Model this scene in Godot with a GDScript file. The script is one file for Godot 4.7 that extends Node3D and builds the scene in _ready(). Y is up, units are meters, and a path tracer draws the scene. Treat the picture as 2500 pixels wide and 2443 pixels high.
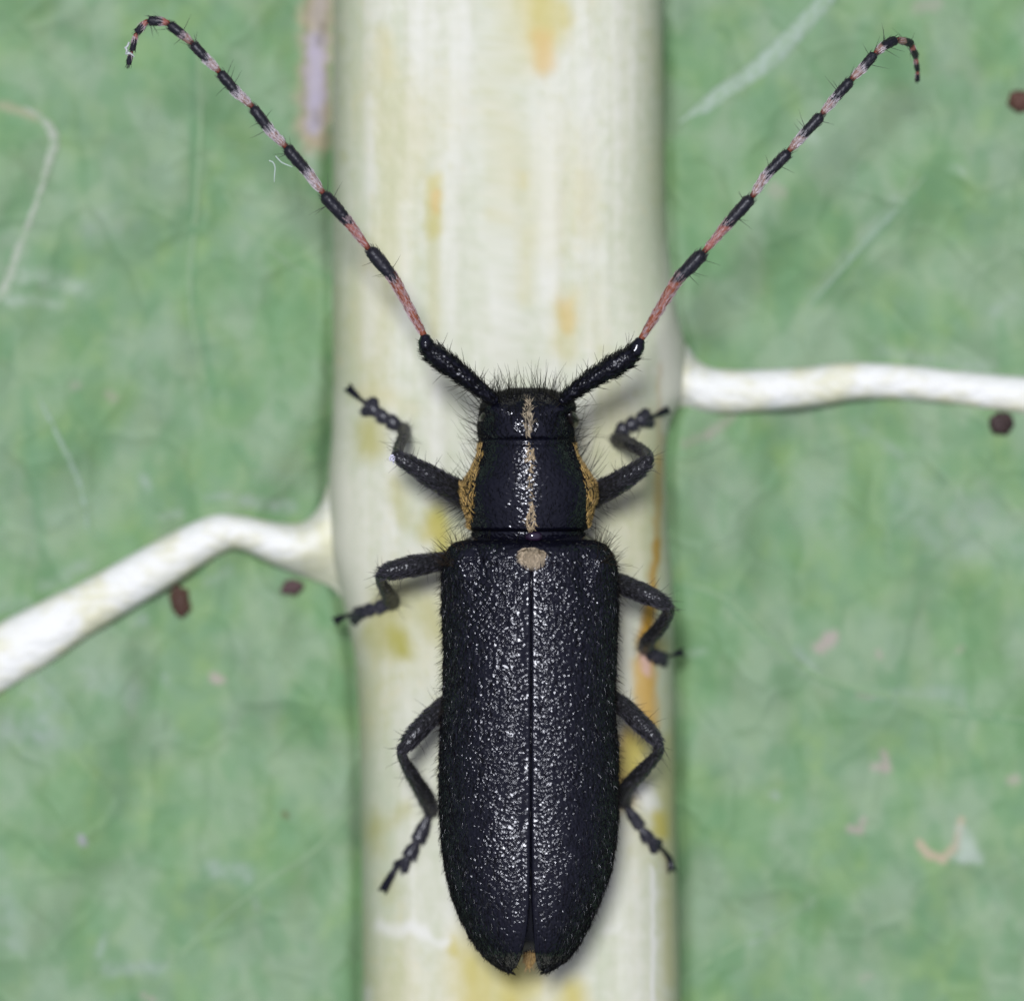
extends Node3D
# A black longhorn beetle on the pale midrib of a green leaf, seen from above, life size.
# Lengths inside the builders are in units of 8.5 micrometres and become metres when a mesh is committed.

const U := 8.5e-6
const CAM_H := 16590.0   # height of the lens above the leaf blade
const FOCUS_H := 590.0   # height of the plane in focus
const MID_X := 1250.0
const MID_Y := 1221.5

var rng := RandomNumberGenerator.new()
var n_cell_big := FastNoiseLite.new()
var n_cell_small := FastNoiseLite.new()
var n_fine := FastNoiseLite.new()
var n_soft := FastNoiseLite.new()
var n_wide := FastNoiseLite.new()
var n_band := FastNoiseLite.new()
var n_net := FastNoiseLite.new()
var M := {}
var beetle_at := Vector3.ZERO

# ---------------------------------------------------------------- mesh helpers
class Surf:
	var P := PackedVector3Array()
	var N := PackedVector3Array()
	var C := PackedColorArray()
	var I := PackedInt32Array()

	# a grid of nv rows of nu points; wrap closes the rows; up turns the sheet so that it faces upwards
	func grid(pts: PackedVector3Array, cols: PackedColorArray, nu: int, nv: int, wrap := false, up := false) -> void:
		var base := P.size()
		var nrm := PackedVector3Array()
		nrm.resize(pts.size())
		var lift := 0.0
		for v in nv:
			var v0 := maxi(v - 1, 0) * nu
			var v1 := mini(v + 1, nv - 1) * nu
			var row := v * nu
			for u in nu:
				var ua := u - 1
				var ub := u + 1
				if wrap:
					ua = (u + nu - 1) % nu
					ub = (u + 1) % nu
				else:
					ua = maxi(ua, 0)
					ub = mini(ub, nu - 1)
				var n := (pts[v1 + u] - pts[v0 + u]).cross(pts[row + ub] - pts[row + ua])
				var l := n.length()
				nrm[row + u] = n / l if l > 1e-9 else Vector3.ZERO
				lift += nrm[row + u].y
		var flip := up and lift < 0.0
		if flip:
			for k in nrm.size():
				nrm[k] = -nrm[k]
		for v in nv:   # poles of closed shapes take the normal of the next row
			if nrm[v * nu] == Vector3.ZERO and wrap:
				var other := v + 1 if v == 0 else v - 1
				var sum := Vector3.ZERO
				for u in nu:
					sum += nrm[other * nu + u]
				for u in nu:
					nrm[v * nu + u] = sum.normalized()
		P.append_array(pts)
		N.append_array(nrm)
		C.append_array(cols)
		var last := nu if wrap else nu - 1
		for v in nv - 1:
			for u in last:
				var a := base + v * nu + u
				var b := base + v * nu + (u + 1) % nu
				var c := b + nu
				var d := a + nu
				if flip:
					I.append_array(PackedInt32Array([a, c, b, a, d, c]))
				else:
					I.append_array(PackedInt32Array([a, b, c, a, c, d]))

	# one tapering, bending hair
	func hair(root: Vector3, dir: Vector3, bend: Vector3, length: float, r: float, col: Color, steps := 4) -> void:
		var base := P.size()
		var a := dir.cross(Vector3(0.31, 0.83, 0.47))
		if a.length() < 0.01:
			a = dir.cross(Vector3.RIGHT)
		a = a.normalized()
		var b := dir.cross(a).normalized()
		for k in steps:
			var t := float(k) / (steps - 1)
			var p := root + dir * (length * t) + bend * (length * t * t)
			var rr := r * (1.0 - 0.8 * t)
			for q in 3:
				var ang := TAU * q / 3.0
				var o := a * cos(ang) - b * sin(ang)
				P.append(p + o * rr)
				N.append(o)
				C.append(col)
		for k in steps - 1:
			for q in 3:
				var i0 := base + k * 3 + q
				var i1 := base + k * 3 + (q + 1) % 3
				I.append_array(PackedInt32Array([i0, i1, i1 + 3, i0, i1 + 3, i0 + 3]))

func at(x: float, y: float, h := 0.0) -> Vector3:
	var k := (CAM_H - h) / (CAM_H - FOCUS_H)
	return Vector3((x - MID_X) * k, h, (y - MID_Y) * k)

func numbered(called: String, parent: Node) -> String:
	var used := called
	var k := 0
	while parent.has_node(NodePath(used)):
		k += 1
		used = "%s_%03d" % [called, k]
	return used

func commit(called: String, s: Surf, mat: Material, parent: Node3D, origin: Vector3, stuff := false, flank: Material = null) -> MeshInstance3D:
	var arrays := []
	arrays.resize(Mesh.ARRAY_MAX)
	var v := PackedVector3Array()
	v.resize(s.P.size())
	for k in v.size():
		v[k] = s.P[k] * U - origin
	arrays[Mesh.ARRAY_VERTEX] = v
	arrays[Mesh.ARRAY_NORMAL] = s.N
	arrays[Mesh.ARRAY_COLOR] = s.C
	arrays[Mesh.ARRAY_INDEX] = s.I
	var am := ArrayMesh.new()
	if flank:   # steep sides wear a duller, downy skin, mixed in face by face where the back rounds off
		var shiny := PackedInt32Array()
		var dull := PackedInt32Array()
		for k in range(0, s.I.size(), 3):
			var ny := (s.N[s.I[k]].y + s.N[s.I[k + 1]].y + s.N[s.I[k + 2]].y) / 3.0
			(dull if rng.randf() > smoothstep(0.3, 0.68, ny) else shiny).append_array(s.I.slice(k, k + 3))
		arrays[Mesh.ARRAY_INDEX] = dull
		am.add_surface_from_arrays(Mesh.PRIMITIVE_TRIANGLES, arrays)
		am.surface_set_material(0, flank)
		arrays[Mesh.ARRAY_INDEX] = shiny
	am.add_surface_from_arrays(Mesh.PRIMITIVE_TRIANGLES, arrays)
	am.surface_set_material(am.get_surface_count() - 1, mat)
	var o := MeshInstance3D.new()
	o.mesh = am
	o.name = numbered(called, parent)
	parent.add_child(o, true)
	if stuff:
		o.set_meta("kind", "stuff")
	return o

func thing(called: String, label: String, category: String, where: Vector3, group := "") -> Node3D:
	var o := Node3D.new()
	o.name = numbered(called, self)
	add_child(o, true)
	o.position = where
	o.set_meta("label", label)
	o.set_meta("category", category)
	if group:
		o.set_meta("group", group)
	return o

func part(called: String, parent: Node3D) -> Node3D:
	var o := Node3D.new()
	o.name = numbered(called, parent)
	parent.add_child(o, true)
	return o

func mat(called: String, rough: float, spec: float, color := Color.WHITE, vertex := true) -> StandardMaterial3D:
	var m := StandardMaterial3D.new()
	m.resource_name = called
	m.albedo_color = color
	m.vertex_color_use_as_albedo = vertex
	m.roughness = rough
	m.metallic_specular = spec
	M[called] = m
	return m

func noise(f: FastNoiseLite, kind: int, freq: float, octaves: int, s: int) -> void:
	f.noise_type = kind
	f.frequency = freq
	f.seed = s
	f.fractal_octaves = octaves
	f.fractal_type = FastNoiseLite.FRACTAL_FBM if octaves > 1 else FastNoiseLite.FRACTAL_NONE

# smooth curve through (key, value) pairs
func curve(pts: Array, x: float) -> float:
	var n := pts.size()
	if x <= pts[0].x:
		return pts[0].y
	if x >= pts[n - 1].x:
		return pts[n - 1].y
	var k := 0
	while pts[k + 1].x < x:
		k += 1
	var a: Vector2 = pts[k]
	var b: Vector2 = pts[k + 1]
	var t := (x - a.x) / (b.x - a.x)
	var sl := (b.y - a.y) / (b.x - a.x)
	var sa := sl
	var sb := sl
	if k > 0:
		var s0: float = (a.y - pts[k - 1].y) / (a.x - pts[k - 1].x)
		sa = 0.0 if s0 * sl <= 0.0 else 2.0 * s0 * sl / (s0 + sl)
	if k + 2 < n:
		var s1: float = (pts[k + 2].y - b.y) / (pts[k + 2].x - b.x)
		sb = 0.0 if s1 * sl <= 0.0 else 2.0 * s1 * sl / (s1 + sl)
	var d := b.x - a.x
	var t2 := t * t
	var t3 := t2 * t
	return a.y * (2 * t3 - 3 * t2 + 1) + d * sa * (t3 - 2 * t2 + t) + b.y * (3 * t2 - 2 * t3) + d * sb * (t3 - t2)

func spline(pts: Array, rads: Array, step: float) -> Array:   # [points, radii, place 0..1] along a smooth path
	var out := [PackedVector3Array(), PackedFloat32Array(), PackedFloat32Array()]
	var n := pts.size()
	var total := 0.0
	for k in n - 1:
		total += pts[k].distance_to(pts[k + 1])
	var run := 0.0
	for k in n - 1:
		var p0: Vector3 = pts[maxi(k - 1, 0)]
		var p1: Vector3 = pts[k]
		var p2: Vector3 = pts[k + 1]
		var p3: Vector3 = pts[mini(k + 2, n - 1)]
		var l := p1.distance_to(p2)
		var m := maxi(2, int(l / step))
		for j in m + (1 if k == n - 2 else 0):
			var t := float(j) / m
			out[0].append(p1.cubic_interpolate(p2, p0, p3, t))
			out[1].append(lerpf(rads[k], rads[k + 1], t * t * (3 - 2 * t)))
			out[2].append((run + l * t) / total)
		run += l
	return out

# a rounded limb along a path; squash flattens it in height; paint(t, angle) gives its colour
func limb(s: Surf, pts: Array, rads: Array, sides: int, step: float, bump: float, squash: float, paint: Callable, cap := 0.7) -> void:
	var path := spline(pts, rads, step)
	var c: PackedVector3Array = path[0]
	var r: PackedFloat32Array = path[1]
	var w: PackedFloat32Array = path[2]
	var n := c.size()
	var rows_c := PackedVector3Array()
	var rows_t := PackedVector3Array()
	var rows_r := PackedFloat32Array()
	var rows_w := PackedFloat32Array()
	var t0 := (c[1] - c[0]).normalized()
	var t1 := (c[n - 1] - c[n - 2]).normalized()
	for k in 5:
		var f := PI / 2 * k / 5.0
		rows_c.append(c[0] - t0 * (r[0] * cos(f) * cap))
		rows_t.append(t0)
		rows_r.append(r[0] * sin(f))
		rows_w.append(0.0)
	for k in n:
		rows_c.append(c[k])
		rows_t.append((c[mini(k + 1, n - 1)] - c[maxi(k - 1, 0)]).normalized())
		rows_r.append(r[k])
		rows_w.append(w[k])
	for k in range(4, -1, -1):
		var f := PI / 2 * k / 5.0
		rows_c.append(c[n - 1] + t1 * (r[n - 1] * cos(f) * cap))
		rows_t.append(t1)
		rows_r.append(r[n - 1] * sin(f))
		rows_w.append(1.0)
	var pp := PackedVector3Array()
	var cc := PackedColorArray()
	var side := Vector3.RIGHT
	for k in rows_c.size():
		var t := rows_t[k]
		var a := Vector3.UP.cross(t)
		if a.length() < 0.25:
			a = side - t * side.dot(t)
		a = a.normalized()
		if k > 0 and a.dot(side) < 0.0 and absf(t.y) > 0.8:
			a = -a
		side = a
		var b := t.cross(a)
		for q in sides:
			var g := TAU * q / sides
			var o := a * cos(g) - b * (sin(g) * squash)
			var p := rows_c[k] + o * rows_r[k]
			if bump > 0.0:
				var d := n_cell_small.get_noise_3d(p.x * 1.1, p.y * 1.1, p.z * 1.1)
				p += o * (-bump * (1.0 + d) * minf(1.0, rows_r[k] / 8.0))
			pp.append(p)
			cc.append(paint.call(rows_w[k], g, p))
	s.grid(pp, cc, sides, rows_c.size(), true)

# closed loft along the body: rows of [y, left, right, under, top], squareness n
func body_loft(s: Surf, rows: Array, step: float, sides: int, n: float, bump: float, cells: float, shape: Callable, color: Color) -> void:
	var keys := []
	for j in 4:
		var k := []
		for r in rows:
			k.append(Vector2(r[0], r[j + 1]))
		keys.append(k)
	var y0: float = rows[0][0]
	var y1: float = rows[rows.size() - 1][0]
	var count := int((y1 - y0) / step)
	var pp := PackedVector3Array()
	var cc := PackedColorArray()
	for v in range(-1, count + 2):
		var y := clampf(y0 + (y1 - y0) * v / count, y0, y1)
		var xl := curve(keys[0], y)
		var xr := curve(keys[1], y)
		var lo := curve(keys[2], y)
		var hi := curve(keys[3], y)
		var pole := v < 0 or v > count
		for q in sides:
			var g := TAU * q / sides + PI
			var cx := cos(g)
			var sx := sin(g)
			var x := (xl + xr) / 2 + (xr - xl) / 2 * signf(cx) * pow(absf(cx), 2.0 / n)
			var h := (lo + hi) / 2 - (hi - lo) / 2 * signf(sx) * pow(absf(sx), 2.0 / n)
			if pole:
				x = (xl + xr) / 2
				h = (lo + hi) / 2
			else:
				var out := Vector2(cx / (xr - xl), -sx / (hi - lo)).normalized()
				var d: float = shape.call(x, y, h)
				if bump > 0.0:
					var e := n_cell_small.get_noise_3d(x * cells, y * cells, h * cells)
					d -= bump * (1.0 + e) * (1.0 + e) - n_fine.get_noise_3d(x, y, h) * bump * 0.6
				x += out.x * d
				h += out.y * d
			pp.append(at(x, y, h))
			cc.append(color)
	s.grid(pp, cc, sides, count + 3, true)
	# rows run down the picture and columns from left over the top: turned outwards already

# ---------------------------------------------------------------- the leaf
var rib_left := [Vector2(-6000, 770), Vector2(0, 815), Vector2(300, 813), Vector2(700, 811), Vector2(900, 812), Vector2(1050, 810), Vector2(1160, 802), Vector2(1320, 806), Vector2(1485, 841), Vector2(1631, 868), Vector2(1900, 880), Vector2(2443, 885), Vector2(8000, 930)]
var rib_right := [Vector2(-6000, 1590), Vector2(0, 1619), Vector2(300, 1622), Vector2(520, 1625), Vector2(650, 1636), Vector2(760, 1652), Vector2(860, 1674), Vector2(960, 1668), Vector2(1040, 1634), Vector2(1120, 1626), Vector2(1266, 1628), Vector2(1450, 1642), Vector2(1700, 1646), Vector2(2062, 1651), Vector2(2385, 1660), Vector2(8000, 1720)]

func rib_h(x: float, y: float) -> float:
	var xl := curve(rib_left, y)
	var xr := curve(rib_right, y)
	var t := absf((x - (xl + xr) / 2) / ((xr - xl) / 2))
	return 290.0 * pow(maxf(0.0, 1.0 - pow(t, 6.5)), 1.0 / 3.0) if t < 1.0 else 0.0

func blade_h(x: float, y: float) -> float:
	var gap := maxf(curve(rib_left, y) - x, x - curve(rib_right, y))
	var dip := -30.0 * exp(-pow(maxf(gap, 0.0) / 20.0, 2.0))
	return dip + 4.0 * net_h(x, y) + 70.0 * n_wide.get_noise_2d(x * 1.3, y * 1.0) + 5.0 * n_band.get_noise_2d(x * 0.8 + 900.0, y * 0.8)

func net_h(x: float, y: float) -> float:   # the fine net of veins: 1 along a vein
	return 1.0 - smoothstep(0.0, 0.16, n_net.get_noise_2d(x, y) + 1.0)

func dist_stroke(p: Vector2, a: Vector2, b: Vector2) -> float:
	var d := b - a
	var t := clampf((p - a).dot(d) / maxf(d.length_squared(), 1e-6), 0.0, 1.0)
	return p.distance_to(a + d * t)

func stroke_list(flat: Array) -> Array:
	var out := []
	for k in flat:
		out.append([Vector2(k[0], k[1]), Vector2(k[2], k[3]), float(k[4]), k[5], float(k[6])])
	return out

func make_leaf() -> void:
	var o := thing("leaf", "large green leaf lying underside up with thick cream midrib and two white side veins", "leaf", at(1250, 1221.5, 0) * U)
	var origin := o.position
	# blade -------------------------------------------------
	var tan_c := Color(0.37, 0.31, 0.20)
	var pink := Color(0.335, 0.29, 0.235)
	var grey := Color(0.27, 0.33, 0.26)
	var pale := Color(0.34, 0.40, 0.31)
	var lilac := Color(0.35, 0.31, 0.36)
	var dark := Color(0.11, 0.23, 0.105)
	var brown := Color(0.10, 0.09, 0.03)
	var marks := stroke_list([
		[778, -60, 768, 335, 42, tan_c, 1.0], [752, -60, 742, 280, 9, brown, 0.35], [785, -40, 776, 110, 22, pink, 0.9], [772, 100, 770, 240, 26, lilac, 0.9], [768, 250, 766, 310, 20, lilac, 0.9], [786, 60, 778, 110, 9, brown, 0.5], [770, 270, 772, 300, 8, brown, 0.35], [760, 380, 768, 420, 20, pale, 0.5],
		[2245, 2058, 2268, 2086, 11, tan_c, 0.95], [2268, 2086, 2303, 2096, 11, tan_c, 0.95], [2303, 2096, 2335, 2066, 11, tan_c, 0.95], [2335, 2066, 2348, 2000, 10, tan_c, 0.9],
		[2352, 2030, 2385, 2092, 17, pale, 0.9], [2330, 2094, 2390, 2100, 10, pale, 0.8], [2345, 2060, 2360, 2090, 20, pale, 0.8],
		[2135, 1872, 2165, 1876, 11, pink, 0.75], [2165, 1876, 2160, 1840, 11, pink, 0.75], [2075, 2022, 2100, 2028, 10, pink, 0.8], [2100, 2028, 2108, 2002, 10, pink, 0.75],
		[2005, 1580, 2030, 1555, 17, pink, 0.95], [1950, 1590, 1985, 1640, 16, grey, 0.6], [2100, 1690, 2125, 1698, 14, pink, 0.6], [2140, 1698, 2340, 1690, 20, grey, 0.45], [2340, 1690, 2345, 1735, 20, grey, 0.4],
		[1890, 1935, 1897, 1944, 12, grey, 0.9], [2470, 1905, 2482, 1902, 12, pink, 0.6], [2105, 2390, 2125, 2380, 10, pink, 0.3], [2145, 1592, 2148, 1602, 9, pink, 0.6], [2350, 1580, 2340, 1590, 8, pink, 0.4],
		[525, 1655, 536, 1660, 15, pink, 0.9], [350, 1165, 362, 1190, 12, grey, 0.8], [265, 965, 275, 970, 14, pink, 0.4], [180, 942, 190, 942, 12, pink, 0.35], [400, 1655, 405, 1662, 12, grey, 0.6], [200, 2045, 203, 2058, 10, lilac, 0.7],
		[695, 1986, 697, 1990, 9, brown, 0.8], [510, 2120, 600, 2135, 22, grey, 0.8], [260, 2365, 400, 2362, 18, grey, 0.75], [240, 2330, 258, 2280, 10, grey, 0.8], [350, 2430, 372, 2440, 9, pink, 0.6], [620, 2195, 625, 2210, 14, grey, 0.6],
		[100, 1680, 120, 1800, 60, grey, 0.55], [20, 1780, 110, 1790, 36, grey, 0.5], [230, 1660, 330, 1700, 34, grey, 0.45], [-20, 2100, 40, 2300, 40, grey, 0.5],
		[505, 1215, 560, 1208, 10, grey, 0.6], [600, 1222, 710, 1238, 17, grey, 0.9], [400, 1262, 440, 1250, 12, grey, 0.6], [100, 1430, 210, 1380, 17, grey, 0.55], [0, 1480, 60, 1470, 20, grey, 0.5], [340, 1520, 350, 1512, 16, grey, 0.6], [500, 1420, 560, 1392, 15, grey, 0.5],
		[0, 255, 90, 285, 12, tan_c, 0.5], [60, 670, 200, 700, 24, pale, 0.5], [20, 730, 150, 740, 14, pale, 0.5], [230, 555, 300, 540, 50, grey, 0.4],
		[470, 120, 470, 740, 9, dark, 0.6], [490, 780, 520, 960, 9, dark, 0.55], [60, 950, 110, 1400, 14, dark, 0.4], [580, 1090, 620, 1140, 14, dark, 0.5], [740, 640, 830, 700, 12, dark, 0.4],
		[1700, 290, 2000, 0, 8, dark, 0.35], [1990, 740, 2240, 470, 10, dark, 0.45], [1980, 720, 2230, 440, 12, grey, 0.35], [1950, 300, 1990, 340, 16, pale, 0.4], [1890, 460, 1905, 470, 18, pink, 0.4],
		[1770, 1460, 1870, 1560, 12, dark, 0.55], [1640, 1430, 1770, 1460, 12, dark, 0.4], [2010, 1660, 2140, 1715, 10, dark, 0.45], [2330, 1740, 2500, 1760, 12, dark, 0.55], [2150, 860, 2420, 895, 18, grey, 0.4],
		[1790, 1018, 1730, 1060, 12, pink, 0.45], [1730, 1060, 1670, 1085, 14, pink, 0.35], [2110, 1050, 2200, 1110, 16, grey, 0.35], [2230, 1200, 2320, 1320, 80, grey, 0.35], [2380, 1230, 2480, 1340, 70, grey, 0.35], [2020, 1220, 2050, 1320, 60, grey, 0.25],
		[1840, 2290, 1980, 2200, 16, grey, 0.4], [1720, 1590, 1690, 1595, 10, pale, 0.6], [2240, 20, 2290, 10, 16, pink, 0.4], [2330, 410, 2350, 420, 12, pale, 0.5], [2430, 760, 2470, 730, 14, grey, 0.4],
	])
	var xs := PackedFloat32Array()
	var ys := PackedFloat32Array()
	for k in 44:   # coarse far out, fine where the leaf is seen closely
		var far := pow(1.0 - k / 44.0, 2.2)
		xs.append(-130.0 - 5200.0 * far)
		ys.append(-130.0 - 5200.0 * far)
	var x := -120.0
	while x < 2620.0:
		xs.append(x)
		x += 8.0
	var y := -120.0
	while y < 2560.0:
		ys.append(y)
		y += 8.0
	for k in 44:
		var far := pow((k + 1) / 44.0, 2.2)
		xs.append(2625.0 + 5200.0 * far)
		ys.append(2565.0 + 5200.0 * far)
	var pp := PackedVector3Array()
	var cc := PackedColorArray()
	var g_yellow := Color(0.186, 0.292, 0.112)
	var g_mid := Color(0.156, 0.268, 0.120)
	var g_blue := Color(0.148, 0.243, 0.132)
	var g_bloom := Color(0.235, 0.31, 0.20)
	for yy in ys:
		for xx in xs:
			pp.append(at(xx, yy, blade_h(xx, yy)))
			var a := n_soft.get_noise_2d(xx * 0.9, yy * 0.7)
			var b := n_band.get_noise_2d(xx * 1.9 + 300.0, yy * 1.6)
			var w := n_wide.get_noise_2d(xx * 1.3 + 7000.0, yy * 1.3)
			var w2 := n_wide.get_noise_2d(xx * 2.2 - 9000.0, yy * 1.7)
			var f := n_fine.get_noise_2d(xx * 0.22 + yy * 0.05, yy * 0.22)
			var c := g_mid.lerp(g_yellow, clampf(0.40 + a * 0.7 + w * 0.8 + b * 0.15, 0.0, 1.0))
			c = c.lerp(g_blue, clampf(0.2 - a * 0.6 + w * 1.3 - b * 0.12, 0.0, 0.7))
			c = c.lerp(g_bloom, clampf(0.20 + b * 0.14 + a * 0.25 + w2 * 1.1 + f * 0.02, 0.0, 0.6))
			var net := net_h(xx, yy)
			var patchy := clampf(0.5 + 1.6 * n_soft.get_noise_2d(xx * 0.8 + 2000.0, yy * 0.8), 0.0, 1.0)
			c = c.lerp(Color(0.10, 0.205, 0.095), 0.13 * net * patchy)
			c = c.lerp(g_bloom, 0.10 * net * (1.0 - patchy))
			c = c.lerp(Color(0.115, 0.235, 0.10), clampf(-0.12 + 1.5 * n_soft.get_noise_2d(xx * 0.55 - 3000.0, yy * 0.38) + 0.5 * n_band.get_noise_2d(xx * 0.9 - 500.0, yy * 0.6), 0.0, 0.46))
			if xx > -200.0 and xx < 2700.0 and yy > -200.0 and yy < 2650.0:
				var off := Vector2(16.0 * b + 3.0 * f, 22.0 * n_soft.get_noise_2d(xx * 2.6 - 800.0, yy * 2.6))
				for m in marks:
					var reach: float = m[2]
					var p := Vector2(xx, yy) + off * clampf(reach / 26.0 - 0.2, 0.15, 1.0)
					if p.x > minf(m[0].x, m[1].x) - reach * 1.6 and p.x < maxf(m[0].x, m[1].x) + reach * 1.6 and p.y > minf(m[0].y, m[1].y) - reach * 1.6 and p.y < maxf(m[0].y, m[1].y) + reach * 1.6:
						var d := dist_stroke(p, m[0], m[1])
						var soft_mark: bool = m[3] == grey or m[3] == pale
						var k: float = m[4] * ((1.0 - smoothstep(0.0, 1.6 * reach, d)) * (0.75 + 0.6 * b) if soft_mark else 1.0 - smoothstep(0.3 * reach, 1.5 * reach, d))
						k = clampf(k, 0.0, 1.0)
						c = c.lerp(m[3], k)
			cc.append(c)
	var s := Surf.new()
	s.grid(pp, cc, xs.size(), ys.size(), false, true)
	commit("blade", s, M.blade, o, origin)
	# midrib ------------------------------------------------
	var ochre := Color(0.44, 0.375, 0.085)
	var olive := Color(0.33, 0.31, 0.075)
	var amber := Color(0.36, 0.20, 0.02)
	var orange := Color(0.52, 0.35, 0.115)
	var white := Color(0.595, 0.585, 0.49)
	var milk := Color(0.585, 0.57, 0.44)
	var stains := stroke_list([
		[1320, -60, 1330, 80, 46, ochre, 0.6], [1322, 100, 1328, 160, 24, orange, 0.6], [1375, 20, 1380, 55, 18, ochre, 0.4], [1280, 0, 1280, 150, 40, ochre, 0.2], [940, 90, 945, 170, 22, ochre, 0.25],
		[1058, 440, 1060, 560, 18, ochre, 0.6], [1055, 500, 1058, 820, 16, olive, 0.35], [1062, 470, 1064, 510, 10, orange, 0.5], [1288, 560, 1284, 720, 20, ochre, 0.3], [1275, 420, 1276, 440, 12, ochre, 0.4], [1210, 520, 1225, 545, 16, ochre, 0.25], [1435, 440, 1440, 560, 26, ochre, 0.22],
		[1382, 740, 1386, 790, 17, orange, 0.7], [1388, 720, 1380, 850, 28, ochre, 0.35], [900, 1050, 905, 1090, 34, olive, 0.55], [900, 960, 1000, 990, 24, ochre, 0.2], [970, 1190, 985, 1260, 24, olive, 0.4],
		[1070, 1280, 1080, 1340, 40, olive, 0.8], [1110, 1330, 1060, 1300, 30, ochre, 0.4], [985, 1440, 940, 1570, 40, olive, 0.45], [975, 1560, 985, 1590, 24, olive, 0.75], [880, 1560, 920, 1480, 30, olive, 0.4], [1040, 1480, 1065, 1540, 26, olive, 0.45],
		[1612, 900, 1608, 1120, 8, amber, 0.2], [1608, 1120, 1604, 1320, 9, amber, 0.5], [1604, 1320, 1588, 1480, 10, amber, 0.8], [1588, 1480, 1576, 1560, 14, amber, 0.9], [1578, 1560, 1582, 1780, 20, amber, 0.95], [1568, 1640, 1580, 1740, 22, orange, 0.6],
		[1535, 1820, 1515, 1950, 30, amber, 0.6], [1560, 1830, 1540, 1880, 34, ochre, 0.6], [1610, 1990, 1616, 2030, 17, ochre, 0.75], [1572, 1600, 1580, 1640, 10, Color(0.55, 0.36, 0.26), 0.8], [1630, 1800, 1635, 2400, 18, ochre, 0.25], [1600, 1560, 1615, 1580, 18, ochre, 0.5],
		[1200, 2375, 1215, 2500, 90, ochre, 0.75], [1290, 2370, 1295, 2400, 30, ochre, 0.5], [1395, 2425, 1400, 2470, 36, ochre, 0.65], [1100, 2310, 1110, 2340, 12, ochre, 0.5], [900, 1990, 920, 2060, 28, olive, 0.3], [1095, 1850, 1100, 1910, 20, olive, 0.5], [945, 2150, 955, 2170, 24, olive, 0.25], [905, 2020, 990, 1980, 20, olive, 0.3],
		[822, 1000, 826, 1200, 30, milk, 0.5], [826, 1200, 850, 1480, 44, milk, 0.7], [850, 1480, 870, 1600, 26, milk, 0.4], [1636, 600, 1632, 1060, 12, milk, 0.7], [1650, 800, 1655, 1020, 28, milk, 0.9], [930, 2255, 1030, 2275, 16, white, 0.7], [1030, 2275, 1090, 2310, 10, white, 0.6], [1594, 2120, 1596, 2460, 5, white, 0.7], [895, 2410, 905, 2470, 12, white, 0.6], [1480, 2260, 1510, 2262, 10, white, 0.5], [1570, 1930, 1585, 1960, 22, white, 0.7], [1010, 1330, 1040, 1345, 20, white, 0.5], [1320, 300, 1330, 700, 40, white, 0.3], [1440, 180, 1450, 620, 26, white, 0.3], [1470, 620, 1480, 800, 26, white, 0.25], [1150, 100, 1150, 400, 30, white, 0.2], [900, 250, 905, 460, 14, white, 0.3], [905, 680, 900, 860, 20, white, 0.3], [985, 500, 990, 800, 14, white, 0.25], [1460, 2120, 1470, 2200, 40, white, 0.3],
	])
	pp = PackedVector3Array()
	cc = PackedColorArray()
	var nu := 190
	var rows := PackedFloat32Array()
	for k in 10:
		rows.append(-5200.0 + 500.0 * k)
	y = -180.0
	while y < 2640.0:
		rows.append(y)
		y += 9.0
	for k in 11:
		rows.append(2660.0 + 480.0 * k)
	var cream := Color(0.47, 0.465, 0.31)
	var green := Color(0.42, 0.45, 0.305)
	for yy in rows:
		var xl := curve(rib_left, yy)
		var xr := curve(rib_right, yy)
		for u in nu:
			var th := PI * (clampf(float(u - 3) / (nu - 7), 0.0, 1.0) - 0.5)
			var t := signf(sin(th)) * pow(absf(sin(th)), 0.6)
			var xx := (xl + xr) / 2 + (xr - xl) / 2 * t
			var hh := 290.0 * pow(maxf(0.0, 1.0 - pow(absf(t), 6.5)), 1.0 / 3.0)
			var streak := n_band.get_noise_2d(xx + 50.0, yy * 0.06)
			var fibre := n_fine.get_noise_2d(xx * 0.38, yy * 0.02 + 400.0)
			var pit := n_soft.get_noise_2d(xx * 2.0, yy * 1.6 + 99.0)
			var cross_ := n_fine.get_noise_2d(xx * 0.05, yy * 0.45)
			hh += (2.5 * streak + 0.2 * fibre + 1.0 * pit) * (1.0 - pow(absf(t), 8.0)) - 25.0
			if u < 3 or u > nu - 4:   # the flank goes down behind the blade
				hh = -25.0 - 34.0 * (3 - mini(u, nu - 1 - u))
				xx += (6.0 if u < 3 else -6.0) * (3 - mini(u, nu - 1 - u))
			pp.append(at(xx, yy, hh))
			var edge := smoothstep(0.55, 1.0, absf(t))
			var c := cream.lerp(green, clampf(0.34 + 0.35 * edge - 0.35 * streak + 0.05 * fibre + 0.25 * pit, 0.0, 1.0))
			c = c.lerp(white, clampf(0.16 * (1.0 - t * t) + 0.20 + 0.42 * streak - 0.25 * pit + 0.10 * cross_ + 0.16 * fibre - 0.15 * edge, 0.0, 0.75))
			c = c.lerp(ochre, clampf(n_wide.get_noise_2d(xx * 2.0 + 4000.0, yy * 0.8) * 0.45 + 0.35 * pit * pit, 0.0, 0.25))
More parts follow.
